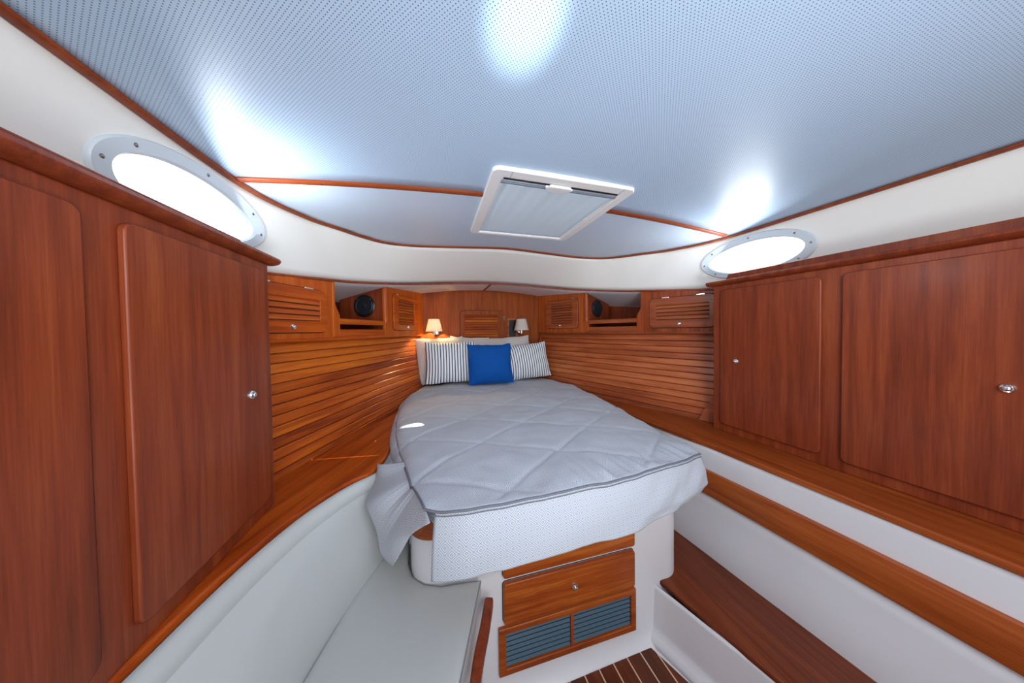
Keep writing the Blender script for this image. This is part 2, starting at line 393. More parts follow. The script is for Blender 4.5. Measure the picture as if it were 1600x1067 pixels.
# ------------------------------------------------------------ trunk band, ceilings
bh = [(1.30, -.94), (1.29, 0), (1.27, .7), (1.232, 1.294), (1.063, 1.728), (.975, 1.905), (.84, 2.09), (.65, 2.28), (.38, 2.39), (0, 2.425)]
th = [(1.19, -.94), (1.19, 0), (1.19, .7), (1.177, 1.20), (1.10, 1.47), (1.01, 1.62), (.83, 1.855), (.62, 1.93), (.33, 1.93), (0, 1.90)]
def mirrored(h): return [(-x, y) for x, y in h]+[(x, y) for x, y in h[::-1][1:]]
bl = [Vector((p[0], p[1], zdeck(p[0]))) for p in spline([(x, y, 0) for x, y in mirrored(bh)], 5)]
tl = [Vector((p[0], p[1], zceil(p[0]))) for p in spline([(x, y, 0) for x, y in mirrored(th)], 5)]
b = bmesh.new(); n = len(bl)-1
# openings for the two ports are cut into the band below
PORT_Y, PORT_Z, PA, PB = 1.075, 1.80, .225, .083
def band_pt(i, t):
    a, c = bl[i], tl[i]; return a.lerp(c, t)
def side_plane(side, y, z):
    """point on the straight cabin side of the band"""
    t = (z-1.655)/(1.942-1.655); return Vector((side*lerp(1.245, 1.19, t), y, z))
NV = 8
V = [[b.verts.new(band_pt(i, j/NV)) for j in range(NV+1)] for i in range(n+1)]
for i in range(n):
    for j in range(NV): b.faces.new((V[i][j], V[i+1][j], V[i+1][j+1], V[i][j+1]))
band = obj('wall_trunk', b, M_BAND)
tag(band, 'pale cream curved cabin side band between headliner and cupboards', kind='structure')
cut = bmesh.new()
for s in (-1, 1):
    Mx = Matrix.Translation((s*1.2, PORT_Y, PORT_Z)) @ Matrix.Rotation(math.radians(90), 4, 'Z')
    k = 40; a_ = [cut.verts.new(Vector((s*1.0, PORT_Y+PA*math.cos(q), PORT_Z+PB*math.sin(q)))) for q in [2*math.pi*i/k for i in range(k)]]
    c_ = [cut.verts.new(Vector((s*1.4, v.co.y, v.co.z))) for v in a_]
    cut.faces.new(a_); cut.faces.new(c_[::-1])
    for i in range(k): cut.faces.new((a_[i], c_[i], c_[(i+1) % k], a_[(i+1) % k]))
bmesh.ops.recalc_face_normals(cut, faces=cut.faces)
cm = bpy.data.meshes.new('cut'); cut.to_mesh(cm); cut.free(); co = bpy.data.objects.new('port_cutter', cm); col.objects.link(co)
co.location = (0, 0, 0)
md = band.modifiers.new('ports', 'BOOLEAN'); md.operation = 'DIFFERENCE'; md.object = co; md.solver = 'EXACT'
sol = band.modifiers.new('thick', 'SOLIDIFY'); sol.thickness = .004; sol.offset = 1
band.modifiers.move(1, 0)
bpy.context.view_layer.update()
dg = bpy.context.evaluated_depsgraph_get(); nm_ = bpy.data.meshes.new_from_object(band.evaluated_get(dg))
band.modifiers.clear(); band.data = nm_; bpy.data.objects.remove(co)

b = bmesh.new()
# ceiling of the cabin: rows across
ys = [-.94+ (2.0+.94)*i/40 for i in range(41)]
tb = [(p.y, abs(p.x)) for p in tl[:len(tl)//2+1]]
def ceil_half(Y):
    if Y < 1.2: return 1.21
    c = [x for y, x in tb if y >= Y and x > .55]
    return (max(c) if c else .62)+.02
yf = 1.168
def ceilpatch(y0, y1, n_, mm, name):
    b = bmesh.new()
    def f(u, v):
        Y = lerp(y0, y1, v); h = ceil_half(Y); X = (2*u-1)*h; return (X, Y, zceil(X))
    grid(b, f, 40, n_); return obj(name, b, mm, solid=.004)
cl = ceilpatch(-.94, yf, 30, M_HEAD, 'ceiling'); tag(cl, 'pale blue perforated vinyl headliner with tiny dark dots', kind='structure')
cl2 = ceilpatch(yf, 1.985, 24, M_SMOOTH, 'ceiling_front'); tag(cl2, 'smooth pale headliner panel forward of the wooden strip', kind='structure')
# underside of the foredeck outside the band
b = bmesh.new()
oh = [(1.80, -.94), (1.80, 0), (1.80, .7), (1.78, 1.294), (1.66, 1.73), (1.55, 2.2), (1.4, 2.6), (1.1, 2.95), (.6, 2.95), (0, 2.95)]
ol = [Vector((p[0], p[1], zdeck(p[0]))) for p in spline([(x, y, 0) for x, y in mirrored(oh)], 5)]
NV = 6; V = []
for i in range(len(bl)):
    row = []
    for j in range(NV+1):
        q = bl[i].lerp(ol[i], j/NV); row.append(b.verts.new((q.x, q.y, zdeck(q.x)+.001)))
    V.append(row)
for i in range(len(bl)-1):
    for j in range(NV): b.faces.new((V[i][j], V[i+1][j], V[i+1][j+1], V[i][j+1]))
dk = obj('ceiling_foredeck', b, M_DECKU, solid=.004); tag(dk, 'low white liner under the foredeck above the pillows', kind='structure')
# wooden trims
def off(pl, d, dz):
    out = []
    for i, p_ in enumerate(pl):
        t_ = (pl[min(i+1, len(pl)-1)]-pl[max(i-1, 0)]).normalized(); nn = Vector((t_.y, -t_.x, 0)).normalized(); out.append(p_+nn*d+Vector((0, 0, dz)))
    return out
b = bmesh.new(); strip(b, off(tl, .006, -.007), (0, 0, 1), .024, .010)
t1 = obj('trim_3', b, W_TRIM); tag(t1, 'curved mahogany trim where headliner meets the cream band', kind='structure')
b = bmesh.new(); strip(b, off(bl, .004, -.004), (0, 0, 1), .018, .012)
t2 = obj('trim_4', b, W_DARK); tag(t2, 'thin dark wooden trim along the lower edge of the cream band', kind='structure')
for nm2, (xa, xb), lb in (('trim_5', (-1.16, -.285), 'wooden ceiling strip running left from the hatch'), ('trim_6', (.31, 1.14), 'wooden ceiling strip running right from the hatch')):
    b = bmesh.new(); q = [(lerp(xa, xb, i/20), yf, zceil(lerp(xa, xb, i/20))-.005) for i in range(21)]
    strip(b, q, (0, 0, 1), .030, .010); t = obj(nm2, b, W_TRIM); tag(t, lb, kind='structure')
    for i in range(5):
        X = lerp(xa, xb, (i+.4)/5.0); bb = bmesh.new()
        lathe(bb, Matrix.Translation((X, yf, zceil(X)-.009)) @ Matrix.Rotation(math.radians(-90), 4, 'X'), [(.0035, -.002), (.0035, .002), (0, .003)], 10); obj('screw', bb, M_SCREW, t)
b = bmesh.new(); strip(b, [(0, 2.42, zdeck(0)-.003), (0, 2.85, zdeck(0)-.003)], (0, 0, 1), .020, .008)
tag(obj('trim_7', b, W_DARK), 'short wooden strip dividing the low foredeck liner', kind='structure')

# ------------------------------------------------------------ oval ports
for s in (-1, 1):
    nm2 = 'window_1' if s < 0 else 'window_2'
    def on(y, z, out):
        q = side_plane(s, y, z); q.x -= s*out; return q
    def interpx(y, z):
        # follow the band surface
        i = min(range(len(bl)), key=lambda k_: abs(bl[k_].y-y)+(10 if bl[k_].x*s < 0 else 0))
        def curve(pl):
            pts_ = sorted([(p_.y, abs(p_.x)) for p_ in pl if p_.x*s > 0 and abs(p_.x) > 1.0])
            return interp(y, [a for a, _ in pts_], [c for _, c in pts_])
        xb_, xt_ = curve(bl), curve(tl); t_ = (z-zdeck(xb_))/(zceil(xt_)-zdeck(xb_)); return lerp(xb_, xt_, t_)
    b = bmesh.new(); k = 56; L_ = []
    for ax, bz, o in ((PA+.004, PB+.004, -.02), (PA-.004, PB-.004, .002), (PA+.002, PB+.002, .009), (PA+.040, PB+.030, .009), (PA+.045, PB+.035, .002), (PA+.045, PB+.035, -.01)):
        L_.append([b.verts.new((s*(interpx(PORT_Y+ax*math.cos(q), PORT_Z+bz*math.sin(q))-o), PORT_Y+ax*math.cos(q), PORT_Z+bz*math.sin(q))) for q in [2*math.pi*i/k for i in range(k)]])
    for a in range(len(L_)-1):
        for i in range(k): b.faces.new((L_[a][i], L_[a][(i+1) % k], L_[a+1][(i+1) % k], L_[a+1][i]))
    wn = obj(nm2, b, M_PORTF, recalc=True); tag(wn, 'oval port with pale bolted flange on the '+('left' if s < 0 else 'right')+' cabin side', kind='structure')
    b = bmesh.new(); q_ = [b.verts.new((s*(interpx(PORT_Y+PA*math.cos(q), PORT_Z+PB*math.sin(q))+.012), PORT_Y+PA*math.cos(q), PORT_Z+PB*math.sin(q))) for q in [2*math.pi*i/k for i in range(k)]]
    b.faces.new(q_); obj('pane', b, M_GLASS, wn, smooth=False)
    for q in [math.radians(d) for d in (0, 38, 90, 142, 180, 218, 270, 322)]:
        y_, z_ = PORT_Y+(PA+.022)*math.cos(q), PORT_Z+(PB+.017)*math.sin(q)
        bb = bmesh.new(); lathe(bb, Matrix.Translation((s*(interpx(y_, z_)-.009), y_, z_)) @ Matrix.Rotation(math.radians(90*s), 4, 'Z'), [(.005, 0), (.005, .001), (.003, .0025), (0, .0027)], 10)
        obj('bolt', bb, M_SCREW, wn)

# ------------------------------------------------------------ deck hatch
hx0, hx1, hy0, hy1 = -.300, .326, .95, 1.613
hatch = empty('deck_hatch', (.013, 1.28, 1.99), 'white framed square deck hatch with drawn pale blind set in the headliner', 'hatch')
HM = Matrix(((1, 0, 0, 0), (0, 0, 1, 0), (0, 1, 0, 0), (0, 0, 0, 1)))  # local x->x, y->z, z->y
b = bmesh.new()
ring(b, HM, rr(hx0, hx1, hy0, hy1, .028), rr(hx0+.045, hx1-.045, hy0+.045, hy1-.03, .006), 1.986, 2.01)
obj('frame', b, M_FRAME, hatch, bevel=.004)
b = bmesh.new()
ring(b, HM, rr(hx0+.042, hx1-.042, hy0+.042, hy1-.027, .006), rr(hx0+.052, hx1-.052, hy0+.05, hy1-.035, .004), 1.989, 2.02)
obj('inner_lip', b, M_FRAME, hatch)
b = bmesh.new()
def fb(u, v):
    X = lerp(hx0+.05, hx1-.05, u); Y = lerp(hy0+.088, hy1-.034, v)
    f_ = .0025*math.sin(u*24+1.6*math.sin(v*2.5)+1.2)*(.35+.65*(1-v))*math.exp(-(v*.9))+.0015*math.sin(u*57+v*2)*(1-v)
    return (X, Y, 1.995+f_)
grid(b, fb, 90, 24); obj('blind', b, M_BLIND, hatch, solid=.002)
for y_, mm, z_ in ((hy0+.063, M_BLACK, 1.996), (hy0+.074, plain('blind_track', (.33, .38, .44), .4), 1.994), (hy0+.084, plain('blind_rail', (.16, .20, .25), .4), 1.991)):
    obj('blind_rail', B(I4, hx0+.047, hx1-.047, y_-.005, y_+.005, z_-.005, z_+.006), mm, hatch, bevel=.002)
b = bmesh.new()
pts = [(-.008+.062*math.cos(a), hy0+.060+.040*math.sin(a)) for a in [math.pi*i/16 for i in range(17)]]
slab(b, pts, 1.981, 1.990); obj('handle', b, M_FRAME, hatch, bevel=.003)
b = bmesh.new(); slab(b, rr(-.056, .040, hy0+.046, hy0+.066, .008), 1.976, 1.988); obj('latch', b, M_FRAME, hatch, bevel=.003)
for s_ in (hx0+.075, hx1-.06):
    obj('joint_line', B(I4, s_-.0006, s_+.0006, hy0+.003, hy0+.044, 1.9852, 1.987), M_SEAM, hatch)

# ------------------------------------------------------------ louvred doors and knobs
def knob(M, x, z, y, parent, mm=M_CHROME):
    b = bmesh.new(); lathe(b, M @ Matrix.Translation((x, y, z)), [(.0135, 0), (.0135, .004), (.011, .007), (.0085, .0065), (.0085, .003)], 22)
    k_ = obj('knob', b, mm, parent)
    b = bmesh.new(); lathe(b, M @ Matrix.Translation((x, y, z)), [(.0075, .002), (.0075, .011), (.006, .013), (0, .0135)], 18); 
    bmesh.ops.recalc_face_normals(b, faces=b.faces)
    me = bpy.data.meshes.new('t'); b.to_mesh(me); b.free(); bb = bmesh.new(); bb.from_mesh(k_.data); 
    o0 = org(parent)
    for v in me.vertices: v.co -= o0
    bb.from_mesh(me); bb.to_mesh(k_.data); bb.free()
    for pl_ in k_.data.polygons: pl_.use_smooth = True
    return k_
def louvre_door(M, x0, x1, z0, z1, ix0, ix1, iz0, iz1, y, ns, wd, parent, name='door', sw=None, r=.035, corners=(1, 1, 1, 1), kn=None, hinges=()):
    b = bmesh.new(); ring(b, M, rr(x0, x1, z0, z1, r, 6, corners), rr(ix0, ix1, iz0, iz1, .002, 6), y, y+.012)
    d = obj(name, b, wd, parent, bevel=.0025) if parent else obj(name, b, wd, bevel=.0025)
    obj('dark_backing', B(M, ix0-.003, ix1+.003, y+.0005, y+.002, iz0-.003, iz1+.003), M_GAP, d, smooth=False)
    p_ = (iz1-iz0)/ns
    for k_ in range(ns):
        zc_ = iz0+p_*(k_+.5); b = bmesh.new()
        prism(b, M @ Matrix(((0, 1, 0, 0), (1, 0, 0, y), (0, 0, 1, zc_), (0, 0, 0, 1))), [(.0022, p_*.42), (.0035, p_*.50), (.0125, -p_*.26), (.011, -p_*.36)], ix0-.001, ix1+.001)
        obj('slat', b, sw or wd, d, smooth=False)
    b = bmesh.new(); ring(b, M, rr(x0-.0045, x1+.0045, z0-.0045, z1+.0045, r+.003, 6, corners), rr(x0, x1, z0, z1, r, 6, corners), y-.002, y+.0008)
    obj('door_shadow_gap', b, M_GAP, d)
    if kn: knob(M, kn[0], kn[1], y+.012, d)
    for hx, hz, hw, hh in hinges:
        obj('hinge', B(M, hx-hw/2, hx+hw/2, y+.006, y+.017, hz-hh/2, hz+hh/2), M_CHROME, d, bevel=.002)
    return d
def face_top(side, s, n=.04):
    return zdeck(WP(side, s, n, 0).x)+.0
FY = .04
for side in (-1, 1):
    M = WM(side); sd = 'left' if side < 0 else 'right'; wv = W_VL if side < 0 else W_V; wr = W_RAIL[side]
    def body(s0, s1, dep=.34):
        b = bmesh.new(); N_ = 6
        top = [(lerp(s0, s1, i/N_), face_top(side, lerp(s0, s1, i/N_))) for i in range(N_+1)]
        prism(b, M, [(s0, 1.372)]+top+[(s1, 1.372)], FY-.016, FY)   # face plate
        return b
    def ends(s0, s1, e, dep=.34):
        b = bmesh.new()
        for q0, q1 in ((s0, s0+.014), (s1-.014, s1)):
            zt = [zdeck(WP(side, q0, FY-.016, 0).x), zdeck(WP(side, q0, -dep, 0).x)]
            prism(b, M @ Matrix(((0, 1, 0, 0), (1, 0, 0, 0), (0, 0, 1, 0), (0, 0, 0, 1))), [(FY-.016, 1.372), (FY-.016, zt[0]), (-dep, zt[1]), (-dep, 1.372)], q0, q1)
        box(b, M, s0, s1, -dep, FY-.002, 1.366, 1.378)
        obj('end_panels', b, W_DARK, e, smooth=False)  # dark stain; its tone also carries the shade inside the open shelf
    # large louvred locker near the camera
    e = empty('louvred_cabinet', WP(side, 1.45, FY, 1.37), 'teak wall cabinet with wide louvred flap nearest the camera on the '+sd+' side', 'cabinet')
    obj('body', body(1.192, 1.72), wv, e, smooth=False); ends(1.1925, 1.72, e)
    louvre_door(M, 1.243, 1.665, 1.404, 1.622, 1.290, 1.628, 1.461, 1.568, FY, 4, wr, e, kn=(1.452, 1.431), hinges=((1.36, 1.624, .048, .008), (1.58, 1.624, .048, .008)))
    # corner cabinet beside the bulkhead
    e = empty('louvred_cabinet', WP(side, .35, FY, 1.37), 'small teak corner cabinet with narrow louvred door beside the bulkhead on the '+sd+' side', 'cabinet')
    obj('body', body(.0, .650), wv, e, smooth=False); ends(.0, .650, e)
    louvre_door(M, .12, .560, 1.414, 1.705, .20, .49, 1.462, 1.672, FY, 9 if side < 0 else 8, wr, e, kn=(.33, 1.441), hinges=((.50, 1.708, .03, .006),))
    b = bmesh.new(); MM = M @ Matrix(((1, 0, 0, .645), (0, 1, 0, FY-.012), (0, 0, 1, 0), (0, 0, 0, 1)))
    R_ = []
    for z_, r_ in ((1.462, .010), (1.468, .018), (1.49, .021), (face_top(side, .65)+.01, .021)):
        R_.append([b.verts.new(MM @ Vector((r_*math.cos(a), r_*math.sin(a), z_))) for a in [2*math.pi*i/16 for i in range(16)]])
    for a in range(3):
        for i in range(16): b.faces.new((R_[a][i], R_[a][(i+1) % 16], R_[a+1][(i+1) % 16], R_[a+1][i]))
    b.faces.new(R_[0]); b.faces.new(R_[-1]); obj('corner_post', b, wv, e)
    # open shelf between the two
    e = empty('open_shelf', WP(side, .92, FY, 1.37), 'open teak shelf with fiddle rail between the louvred cabinets on the '+sd+' side', 'shelf')
    obj('bottom_board', B(M, .650, 1.192, -.34, FY+.004, 1.366, 1.378), wr, e, smooth=False)
    b = bmesh.new(); prism(b, M, [(.668, 1.378), (.668, 1.412), (.69, 1.420), (1.14, 1.420), (1.16, 1.404), (1.16, 1.378)], FY-.016, FY); obj('fiddle_rail', b, wr, e, smooth=False, bevel=.003)
    obj('fiddle_rail', B(M, .66, 1.165, FY-.020, FY-.002, 1.450, 1.484), wr, e, smooth=False, bevel=.004)
    obj('shelf_board', B(M, .650, 1.192, -.33, FY-.02, 1.452, 1.462), wr, e, smooth=False)
    zt = face_top(side, 1.18)
    b = bmesh.new(); st = [(1.192, 1.378), (1.192, zt), (1.172, zt)]+[(1.172-.034*sm((1.57-z_)/.075), z_) for z_ in (1.57, 1.555, 1.54, 1.525, 1.51, 1.50, 1.49)]+[(1.138, 1.378)]
    prism(b, M, st, FY-.018, FY+.002); obj('stile', b, wv, e, smooth=False, bevel=.003)
    b = bmesh.new(); prism(b, M, [(.652, 1.378), (.652, 1.46), (.672, 1.46), (.676, 1.42), (.672, 1.378)], FY-.018, FY+.001); obj('stile', b, wv, e, smooth=False, bevel=.002)
    # speaker on the side of the corner cabinet
    sp = WP(side, .650, -.135, 1.604)
    e = empty('speaker', sp, 'round black speaker on the end of the '+sd+' corner cabinet', 'speaker')
    MS = M @ Matrix(((0, 1, 0, .650), (1, 0, 0, -.135), (0, 0, 1, 1.604), (0, 0, 0, 1)))
    b = bmesh.new(); lathe(b, MS, [(.086, 0), (.086, .006), (.080, .010), (.070, .008)], 36); obj('bezel', b, M_BLACK, e)
    b = bmesh.new(); lathe(b, MS, [(.071, .0085), (.066, .012), (.060, .009), (.030, .002), (.028, .006), (.018, .010), (0, .012)], 36); obj('cone', b, M_CONE, e)
    for a in (45, 135, 225, 315):
        a = math.radians(a); b = bmesh.new(); lathe(b, MS @ Matrix.Translation((.074*math.cos(a), 0, .074*math.sin(a))), [(.004, .009), (.003, .012), (0, .0125)], 10); obj('screw', b, M_CHROME, e)
    # lip under the run of cabinets
    b = bmesh.new(); strip(b, [WP(side, s_, FY-.002, 1.365) for s_ in (0, .6, 1.2, 1.72)], (0, 0, 1), .024, .014)
    tag(obj('trim_'+('8' if side < 0 else '9'), b, wr), 'rounded wooden lip under the '+sd+' run of cabinets', kind='structure')

# ------------------------------------------------------------ door and niche in the bulkhead
MB_ = Matrix(((1, 0, 0, 0), (0, -1, 0, 2.85), (0, 0, 1, 0), (0, 0, 0, 1)))
d = louvre_door(MB_, -.255, .218, 1.04, 1.617, -.207, .150, 1.09, 1.571, 0, 18, W_BULK, None, name='door_1', sw=W_X, r=.045, hinges=((.222, 1.535, .018, .045),))
tag(d, 'low louvred chain locker door in the middle of the bulkhead', kind='structure')
e = empty('niche', (.31, 2.85, 1.2), 'dark rectangular niche with pale wooden frame left of the unlit lamp', 'niche')
b = bmesh.new(); ring(b, MB_, rr(.262, .372, 1.17, 1.530, .003), rr(.276, .358, 1.18, 1.517, .003), -.005, .010); obj('frame', b, W_X, e)
obj('recess_shade', B(MB_, .275, .359, .0005, .003, 1.178, 1.519), M_BLACK, e, smooth=False)  # flat black sheet painted in for the shade inside the niche

# ------------------------------------------------------------ reading lamps
def lamp(cx, lit, label):
    e = empty('reading_lamp', (cx, 2.85, 1.38), label, 'lamp')
    b = bmesh.new(); lathe(b, MB_ @ Matrix.Translation((cx+(.02 if lit else .01), 0, 1.385)), [(.036, 0), (.036, .010), (.028, .020), (.012, .024), (.012, .03)], 24); obj('wall_plate', b, M_CHROME, e)
    b = bmesh.new(); tube(b, [(cx+.01, 2.83, 1.385), (cx+.01, 2.79, 1.380), (cx, 2.75, 1.385), (cx, 2.74, 1.40), (cx, 2.74, 1.43)], .008, 10); obj('arm', b, M_CHROME, e)
    b = bmesh.new(); tube(b, [(cx, 2.74, 1.365), (cx, 2.74, 1.42)], .013, 12); obj('switch', b, M_CHROME, e)
    b = bmesh.new(); MZ = Matrix.Translation((cx, 2.74, 0)) @ Matrix.Rotation(math.radians(90), 4, 'X')
    lathe(b, MZ, [(.080, 1.400), (.051, 1.522), (.049, 1.522), (.078, 1.400), (.080, 1.400)], 32, cap=False); obj('lamp_shade', b, M_SHADE, e)
    b = bmesh.new(); bmesh.ops.create_uvsphere(b, u_segments=14, v_segments=10, radius=.018, matrix=Matrix.Translation((cx, 2.74, 1.468))); obj('bulb', b, M_BULB if lit else M_FRAME, e)
    if lit:
        l = bpy.data.lights.new('bulb_light', 'POINT'); l.energy = 9; l.color = (1, .64, .26); l.shadow_soft_size = .008
        o = bpy.data.objects.new('bulb_light', l); col.objects.link(o); o.location = (cx, 2.74, 1.438)
lamp(-.519, True, 'glowing warm reading lamp on the left of the bulkhead')
lamp(.389, False, 'unlit white reading lamp on the right of the bulkhead')

# ------------------------------------------------------------ side shelves
lsh = [(-1.10, -.6), (-1.09, .3), (-1.045, .75), (-.978, .993), (-.954, 1.038), (-.905, 1.13), (-.847, 1.203), (-.781, 1.262), (-.745, 1.45), (-.765, 1.7), (-.76, 2.0), (-.74, 2.2), (-.55, 2.84)]
rsh = [(.86, -.6), (.85, .3), (.832, .881), (.828, 1.018), (.812, 1.148), (.79, 1.4), (.78, 1.8), (.75, 2.2), (.55, 2.84)]
def shelf(pts, side, label, mm):
    cur = [Vector((p_[0], p_[1], 0)) for p_ in spline([(a, c, 0) for a, c in pts], 4)]
    outer = [(side*(wallX(2.84, .80)-.004), 2.84), (side*(wallX(.9, .80)-.006), .9), (side*1.42, .5), (side*1.42, -.6)]
    b = bmesh.new(); slab(b, [(p_.x, p_.y) for p_ in cur]+outer, .780, .805)
    o = obj('side_shelf', b, mm, smooth=False, bevel=.005); tag(o, label, 'shelf'); return cur
lc = shelf(lsh, -1, 'wide curved teak shelf below the left planking above the vinyl backrest', W_RAIL[-1])
rc = shelf(rsh, 1, 'narrow teak shelf below the right planking and tall locker', W_STEP if 0 else W_Y)
# hull moulding under the right shelf
plan = [(.875, -.6), (.85, .5), (.835, .885), (.82, 1.15), (.79, 1.5), (.74, 2.1)]
pr = spline([(x_, y_, 0) for x_, y_ in plan], 4)
b = bmesh.new()
def hf(u, v):
    q = pr[round(u*(len(pr)-1))]; z_ = lerp(-.02, .782, v); x_ = q.x-.0-(.075 if q.y > 1.0 else .075*sm((q.y+.2)/1.2))*sm((.54-z_)/.3)*.6
    return (x_+(.010 if z_ > .54 else 0), q.y, z_)
grid(b, hf, len(pr)-1, 30); o = obj('wall_lower_right', b, M_GEL, solid=.006); tag(o, 'white moulded hull side under the right shelf', kind='structure')
b = bmesh.new()
for q in [0]:
    L_ = []
    for q in pr:
        L_.append([b.verts.new((q.x+dx, q.y, z_)) for dx, z_ in ((.012, .542), (-.014, .542), (-.016, .548), (-.016, .657), (-.014, .663), (.012, .663))])
    for i in range(len(L_)-1):
        for k in range(6): b.faces.new((L_[i][k], L_[i][(k+1) % 6], L_[i+1][(k+1) % 6], L_[i+1][k]))
    b.faces.new(L_[0]); b.faces.new(L_[-1][::-1])
tag(obj('trim_10', b, W_Y, bevel=0), 'wide teak band let into the white hull side at right', kind='structure')

# ------------------------------------------------------------ tall lockers at the sides
for side in (-1, 1):
    sd = 'left' if side < 0 else 'right'; YL = 1.125 if side < 0 else 1.177
    x_ = side*1.065; e = empty('tall_locker', (x_, .6, .805), 'tall dark teak locker with raised top standing on the '+sd+' shelf', 'locker')
    MX = Matrix(((0, side, 0, x_), (-1, 0, 0, YL), (0, 0, 1, 0), (0, 0, 0, 1)))  # x = aft, y = outboard
    obj('body', B(MX, 0, 1.75, 0, .26, .805, 1.640), W_DARK, e, smooth=False, bevel=.004)
    b = bmesh.new(); prism(b, Matrix(((0, side, 0, x_), (-1, 0, 0, YL), (0, 0, 1, 0), (0, 0, 0, 1))) @ Matrix(((0, 1, 0, 0), (1, 0, 0, 0), (0, 0, 1, 0), (0, 0, 0, 1))),
                           [(-.004, 1.640), (-.020, 1.645), (-.028, 1.655), (-.024, 1.665), (.05, 1.668), (.05, 1.64)], -.028, 1.75); obj('top_moulding', b, W_DARK, e, bevel=.002)
    b = bmesh.new(); prism(b, MX, [(.030, 1.665), (.050, 1.705), (1.75, 1.705), (1.75, 1.665)], .045, .060); obj('fiddle', b, W_DARK, e, bevel=.003, smooth=False)
    obj('top_board', B(MX, 0, 1.75, .03, .19, 1.655, 1.668), W_DARK, e, smooth=False)
    for k, (a0, a1) in enumerate(((.046, .46), (.52, .93), (.99, 1.4))):
        b = bmesh.new(); prism(b, MX, rr(a0, a1, .85, 1.61, .02), -.012, 0.001); dd = obj('door', b, W_DARK, e, bevel=.003)
        MK = Matrix(((0, -side, 0, x_), (-1, 0, 0, YL), (0, 0, 1, 0), (0, 0, 0, 1)))
        knob(MK, (a0+.085) if k != 1 else (a1-.085), 1.215, .012, dd)
# diagonal filler piece at the end of the right planking
b = bmesh.new(); prism(b, WM(1), [(1.60, .807), (1.70, .807), (1.70, .95), (1.655, .95)], .118, .150)
for v in b.verts: v.co += (WM(1) @ Vector((0, 1, 0))-WM(1) @ Vector((0, 0, 0)))*(-(v.co.z-.807)*LEAN)
tag(obj('trim_11', b, W_WALL[1], smooth=False), 'small slanted wooden filler at the lower end of the right planking', kind='structure')

# ------------------------------------------------------------ berth base
base = empty('berth_base', (0, 1.0, 0), 'white moulded island berth base with two teak drawers and a vent grille', 'bed base')
def base_plan(inset=0, r=.10):
    xl, xrr, yf_ = -.618+inset, .585-inset, .965+inset
    def fy(x): return yf_-.025*x
    pts = []
    for i in range(17):
        a = math.radians(180+90*i/16); pts.append((xl+r+r*math.cos(a), fy(xl+r)+r+r*math.sin(a)))
    for i in range(17):
        a = math.radians(270+90*i/16); pts.append((xrr-r+r*math.cos(a), fy(xrr-r)+r+r*math.sin(a)))
    pts += [(xrr+.03, 1.6), (xrr-.02, 2.6), (xl+.02, 2.6), (xl-.03, 1.6)]
    return pts
b = bmesh.new(); P_ = base_plan(); zz = [(0, .035), (.012, .018), (.035, .005), (.06, 0), (.655, 0)]
L_ = []
for z_, out in zz: 
    pp = base_plan(-out, .10+out); L_.append([b.verts.new((x_, y_, z_)) for x_, y_ in pp])
for a in range(len(L_)-1):
    for i in range(len(P_)): b.faces.new((L_[a][i], L_[a][(i+1) % len(P_)], L_[a+1][(i+1) % len(P_)], L_[a+1][i]))
b.faces.new(L_[0][::-1]); b.faces.new(L_[-1]); obj('moulding', b, M_GEL, base)
b = bmesh.new(); slab(b, base_plan(-.006, .104), .655, .725); obj('top_rail', b, W_X, base, bevel=.008)
def fm():
    # frame on the front of the base: x along it, y towards the camera
    a = Vector((1, -.025, 0)).normalized(); i = Vector((-.025, -1, 0)).normalized(); o = Vector((0, .965, 0))
    return Matrix(((a.x, i.x, 0, o.x), (a.y, i.y, 0, o.y), (0, 0, 1, 0), (0, 0, 0, 1)))
F_ = fm()
def drawer(z0, z1, kz):
    b = bmesh.new(); prism(b, F_, rr(-.284, .299, z0, z1, .012), .001, .018); dr = obj('drawer', b, W_X, base, bevel=.004, seg=3)
    b = bmesh.new(); ring(b, F_, rr(-.2865, .3015, z0-.0025, z1+.0025, .014), rr(-.284, .299, z0, z1, .012), -.001, .002); obj('shadow_gap', b, M_GAP, dr)
    if kz: knob(F_, .010, kz, .018, dr)
drawer(.284, .441, .362); drawer(.462, .605, .535)
gr = None
b = bmesh.new(); ring(b, F_, rr(-.304, .305, .086, .270, .002), rr(-.277, .280, .110, .246, .002), .001, .016); gr = obj('vent_grille', b, W_X, base, bevel=.003)
obj('mullion', B(F_, -.006, .006, .001, .014, .109, .247), W_V, gr, smooth=False)
obj('dark_backing', B(F_, -.279, .282, .0008, .002, .108, .248), M_BLACK, gr, smooth=False)  # black sheet puts the shade behind the slats into colour
for x0_, x1_ in ((-.276, -.007), (.007, .279)):
    ns = 7; p_ = .136/ns
    for k in range(ns):
        zc_ = .110+p_*(k+.5); b = bmesh.new()
        prism(b, F_ @ Matrix(((0, 1, 0, 0), (1, 0, 0, 0), (0, 0, 1, zc_), (0, 0, 0, 1))), [(.003, p_*.20), (.0042, p_*.28), (.0095, -p_*.20), (.0085, -p_*.29)], x0_, x1_)
        obj('slat', b, M_GRILLE, gr, smooth=False)

